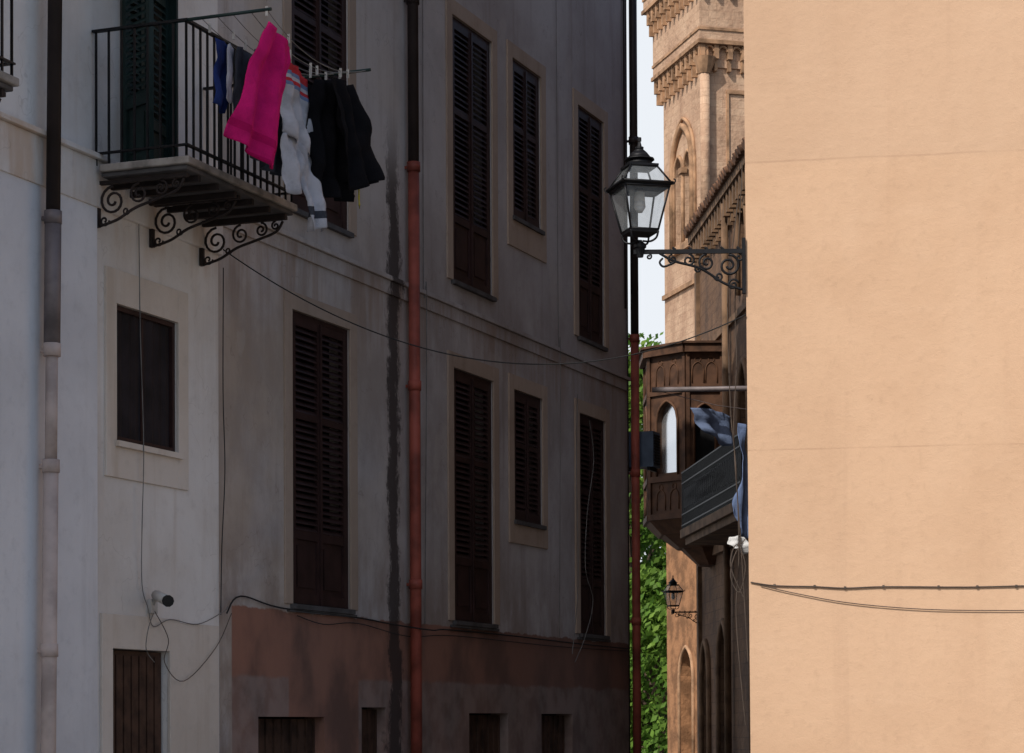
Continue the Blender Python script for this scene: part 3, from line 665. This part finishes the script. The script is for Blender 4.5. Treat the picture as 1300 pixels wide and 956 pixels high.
for z,pr in ((18.95,.22),(20.8,.42)):
    for face_ in range(2):
        b.T=Matrix.Identity(4) if face_==0 else FR
        Lf=TW if face_==0 else TD; n=int((Lf+.3)/.36)
        for k in range(n+1):
            x=-.12+k*(Lf+.24)/n; q=-pr+.2
            b.box(x-.06,x+.06,-pr+.01,q+.05,z-.36,z-.003,2); b.box(x-.04,x+.04,-pr+.07,q+.05,z-.66,z-.363,2)
            if k<n:
                xm=x+(Lf+.24)/n/2; pts=[(xm+.12*math.cos(PI*j/8),-pr+.05,z-.17+.13*math.sin(PI*j/8)) for j in range(9)]; b.tube(pts,.03,5,2)
        b.box(-pr-.04,Lf+pr+.04,-pr-.05,-pr-.001,z,z+.10,2); b.box(-pr-.02,Lf+pr+.02,-pr-.03,-pr-.001,z+.35,z+.42,2)
for face_ in range(2):
    b.T=Matrix.Identity(4) if face_==0 else FR
    Lf=TW if face_==0 else TD
    for k in range(5):
        x=-.42+k*(Lf+.1)/4; b.box(x,x+.55,-.419,-.05,21.901,22.7,0)
b.T=Matrix.Identity(4)
for A in ta: arch_trim(b,A[0],A[1]+.05,A[2],A[3],-.02,.05,2)
arch_trim(b,1.625,.80,14.2,16.2,-.05,.09,2); arch_trim(b,1.625,.95,14.2,16.2,-.03,.05,2)
b.tube([(1.625,-.02,14.2),(1.625,-.02,16.15)],.07,8,2); b.box(1.5,1.75,-.12,.05,16.05,16.2,2)
b.box(.6,2.65,-.14,0,14.0,14.19,2); b.box(-.04,TW+.06,-.07,0,13.0,13.12,2); b.box(-.04,TW+.06,-.07,0,9.9,10.02,2)
b.tube([(TW+.12,-.05,14),(TW+.12,-.05,18.2)],.13,10,0); b.frustum(TW+.12,-.05,18.2,18.6,.15,.3,10,0,2); b.frustum(TW+.12,-.05,13.6,14.0,.05,.14,10,0,2)
b.T=FR
for xx in (.6,1.75): b.box(xx-.03,xx+.03,-.05,0,14.3,17.8,2)
b.box(.57,1.78,-.052,0,17.75,17.85,2)
b.T=Matrix.Identity(4)
b.make('tower_body',[M_TOWER,M_DARK,simple('tower_trim',(.42,.25,.145),.85,var=.35,scale=3,bump=.4)],TF,tw,TF)
# street-side clothes pole
b=B(); b.tube([(1.50,25.0,5.16),(3.3,25.0,5.18)],.028,10); b.tube([(1.6,25.0,5.14),(2.2,25.2,5.02),(3.2,26,5.0)],.004,4)
b.make('clothes_pole',[M_PIPEG])
b=B(); cloth(b,(1.92,25.1,5.00),(2.38,25.35,4.93),(2.05,25.12,4.72),(2.36,25.4,4.60),16,12,.03,1.6,0,1.2)
finish_cloth(b,'denim_shorts',[M_DEN],None)
b=B(); cloth(b,(2.41,25.0,4.80),(2.52,25.2,4.80),(2.37,25.0,3.72),(2.58,25.2,3.55),14,28,.03,1.8,0,2.2,spans=[(0,.4,.8),(.2,.3,1),(.3,.45,1),(.5,.25,1),(.7,.1,1),(.85,0,1),(.93,.2,1),(1,.3,.8)])
finish_cloth(b,'blue_towel',[M_CBL],None)
b=B(); cloth(b,(2.30,25.0,3.62),(2.52,25.1,3.58),(2.32,24.95,3.46),(2.54,25.1,3.44),12,8,.03,1.5,0,.2,spans=[(0,.1,.8),(.5,0,1),(1,.3,1)]); finish_cloth(b,'white_cloth',[M_CWH],None)
# ------------------------------------------------------------------ ground
t=NT('street_paving'); br=t.n('ShaderNodeTexBrick'); br.inputs['Scale'].default_value=1; br.inputs['Brick Width'].default_value=.8; br.inputs['Row Height'].default_value=.4; br.inputs['Mortar Size'].default_value=.012
br.inputs['Color1'].default_value=(.15,.145,.14,1); br.inputs['Color2'].default_value=(.12,.115,.11,1); br.inputs['Mortar'].default_value=(.06,.055,.05,1)
t.L(t.map(),br.inputs['Vector']); t.col(t.mix(t.mr(t.noise(.7,6),.4,.7,0,.5),br.outputs[0],(.09,.085,.08))); t.p.inputs['Roughness'].default_value=.7; t.bump(t.noise(20,5),.3,.01)
b=B(); b.face([(-1500,-1500,0),(1500,-1500,0),(1500,1500,0),(-1500,1500,0)]); b.make('ground',[t.mat])
b=B(); b.box(-4.6,15.1,-1.0,-.1,.0,.13); b.make('pavement',[M_SLATE],LF,bevel=.01)
# ------------------------------------------------------------------ trees
t=NT('foliage'); n=t.noise(.9,4); 
oi=t.n('ShaderNodeNewGeometry'); c=t.mix(t.mr(n,.35,.65),(.09,.20,.022),(.20,.32,.05)); c=t.mix(t.math('MULTIPLY',oi.outputs['Random Per Island'],.5),c,(.035,.09,.014)); t.col(c); t.p.inputs['Roughness'].default_value=.6
tr=t.n('ShaderNodeBsdfTranslucent'); t.L(c,tr.inputs['Color']); mx=t.n('ShaderNodeMixShader'); mx.inputs[0].default_value=.4
t.L(t.p.outputs[0],mx.inputs[1]); t.L(tr.outputs[0],mx.inputs[2]); t.L(mx.outputs[0],t.nt.nodes['Material Output'].inputs['Surface'])
M_LEAF=t.mat; M_BARK=simple('bark',(.10,.07,.05),.9,scale=5,bump=.6,bd=.03)
def tree(x,y,h,R,seed,nleaf=16000,low=1.8,name='leafy_tree'):
    rnd=random.Random(seed); M=Matrix.Translation((x,y,0)); e=empty(name,M); b=B()
    b.tube(catmull([(0,0,-.1),(.1,.05,h*.2),(-.05,.1,h*.45),(.1,0,h*.75)],6),[.32-.25*k/18 for k in range(19)],10)
    clumps=[]
    for k in range(56):
        a=rnd.uniform(0,2*PI); zz=rnd.uniform(low,h); f=math.sin(PI*min(1,max(.12,(zz-low+1.2)/(h-low+1.6))))**.6; rr=R*f*math.sqrt(rnd.uniform(.05,1))
        clumps.append((Vector((rr*math.cos(a),rr*math.sin(a),zz)),rnd.uniform(.55,1.25)))
    for cpt,_ in clumps[:26]:
        z0=max(1.2,cpt.z*.55); b.tube(catmull([(0,0,z0),(cpt.x*.4,cpt.y*.4,z0+(cpt.z-z0)*.6),tuple(cpt)],4),[.09,.08,.07,.06,.05,.04,.03,.02,.015],5)
    b.make('trunk',[M_BARK],M,e,M)
    v=[];f=[]
    for k in range(nleaf):
        cpt,cr=clumps[rnd.randrange(len(clumps))]
        d=Vector((rnd.gauss(0,1),rnd.gauss(0,1),rnd.gauss(0,.75))); d.normalize(); p=cpt+d*cr*rnd.uniform(.45,1.08)
        if p.z<.05: continue
        s_=rnd.uniform(.07,.14); ax=Vector((rnd.gauss(0,1),rnd.gauss(0,1),rnd.gauss(0,1))).normalized(); bx_=ax.orthogonal().normalized(); cx_=ax.cross(bx_)
        i=len(v); v+= [tuple(p+bx_*s_*1.4),tuple(p+cx_*s_*.7),tuple(p-bx_*s_*1.4),tuple(p-cx_*s_*.7)]; f.append((i,i+1,i+2,i+3))
    me=bpy.data.meshes.new('crown'); me.from_pydata(v,[],f); me.materials.append(M_LEAF); o=bpy.data.objects.new('crown',me); scene.collection.objects.link(o)
    o.parent=e; o.matrix_parent_inverse=M.inverted(); o.matrix_basis=M
tree(4.0,80,13.8,4.2,3,28000); tree(-2.5,84,12.5,4.0,5,12000); tree(8.5,90,12,4.5,9,12000); tree(3.2,98,9,3.5,12,12000,.6)
tree(4.6,74,6.0,2.4,21,12000,.3,'shrub'); tree(4.6,88,12.0,4.0,33,18000,1.0)
# ------------------------------------------------------------------ light / world / camera
EL=math.radians(44)
S=Vector((-.6*math.cos(EL),-.8*math.cos(EL),math.sin(EL)))
sl=bpy.data.lights.new('sun','SUN'); sl.energy=4.0; sl.angle=math.radians(.5); sl.color=(1,.95,.88)
so=bpy.data.objects.new('sun',sl); scene.collection.objects.link(so); so.rotation_mode='QUATERNION'; so.rotation_quaternion=S.to_track_quat('Z','Y')
w=bpy.data.worlds.new('World'); scene.world=w; w.use_nodes=True; nt=w.node_tree
sk=nt.nodes.new('ShaderNodeTexSky'); sk.sky_type='NISHITA'; sk.sun_disc=False; sk.sun_elevation=EL; sk.sun_rotation=math.radians(216.9); sk.air_density=1.0; sk.dust_density=2.5
bg=nt.nodes['Background']; bg.inputs[1].default_value=.13
# white painted into the low far (north) sky to imitate overexposure
tc=nt.nodes.new('ShaderNodeTexCoord'); sp=nt.nodes.new('ShaderNodeSeparateXYZ'); nt.links.new(tc.outputs['Generated'],sp.inputs[0])
def wn(tp,**k):
    n=nt.nodes.new(tp)
    for a,v in k.items(): setattr(n,a,v)
    return n
def wmr(sock,a,b_,c=0,d=1):
    m=wn('ShaderNodeMapRange',interpolation_type='SMOOTHSTEP'); nt.links.new(sock,m.inputs[0])
    for k,x in zip((1,2,3,4),(a,b_,c,d)): m.inputs[k].default_value=x
    return m.outputs[0]
def wmath(op,a,b_):
    m=wn('ShaderNodeMath',operation=op)
    for k,x in enumerate((a,b_)):
        if isinstance(x,(int,float)): m.inputs[k].default_value=x
        else: nt.links.new(x,m.inputs[k])
    return m.outputs[0]
no=wn('ShaderNodeTexNoise'); no.inputs['Scale'].default_value=2.5; no.inputs['Detail'].default_value=5; nt.links.new(tc.outputs['Generated'],no.inputs['Vector'])
dirf=wmath('SUBTRACT',wmath('MULTIPLY',sp.outputs[1],.75),wmath('MULTIPLY',sp.outputs[0],.6))
el=wmath('ADD',sp.outputs[2],wmath('MULTIPLY',wmath('SUBTRACT',no.outputs[0],.5),.12))
mask=wmath('MULTIPLY',wmr(dirf,.30,.55),wmr(el,.42,.62,1,0))
mx=wn('ShaderNodeMix',data_type='RGBA'); nt.links.new(mask,mx.inputs[0]); nt.links.new(sk.outputs[0],mx.inputs[6]); mx.inputs[7].default_value=(6.5,6.8,7.2,1)
nt.links.new(mx.outputs[2],bg.inputs[0])
cam=bpy.data.cameras.new('camera'); co=bpy.data.objects.new('camera',cam); scene.collection.objects.link(co); scene.camera=co
PT=1.2; cam.sensor_width=36; cam.lens=36*3000/1300; cam.clip_end=4000
co.matrix_basis=Matrix.Translation((0,0,1.6))@Matrix.Rotation(math.radians(90+PT),4,'X')@Matrix.Rotation(math.radians(-.28),4,'Z')
cam.shift_y=(922-478-3000*math.tan(math.radians(PT)))/1300
scene.view_settings.view_transform='Standard'; scene.view_settings.look='None'; scene.view_settings.exposure=0
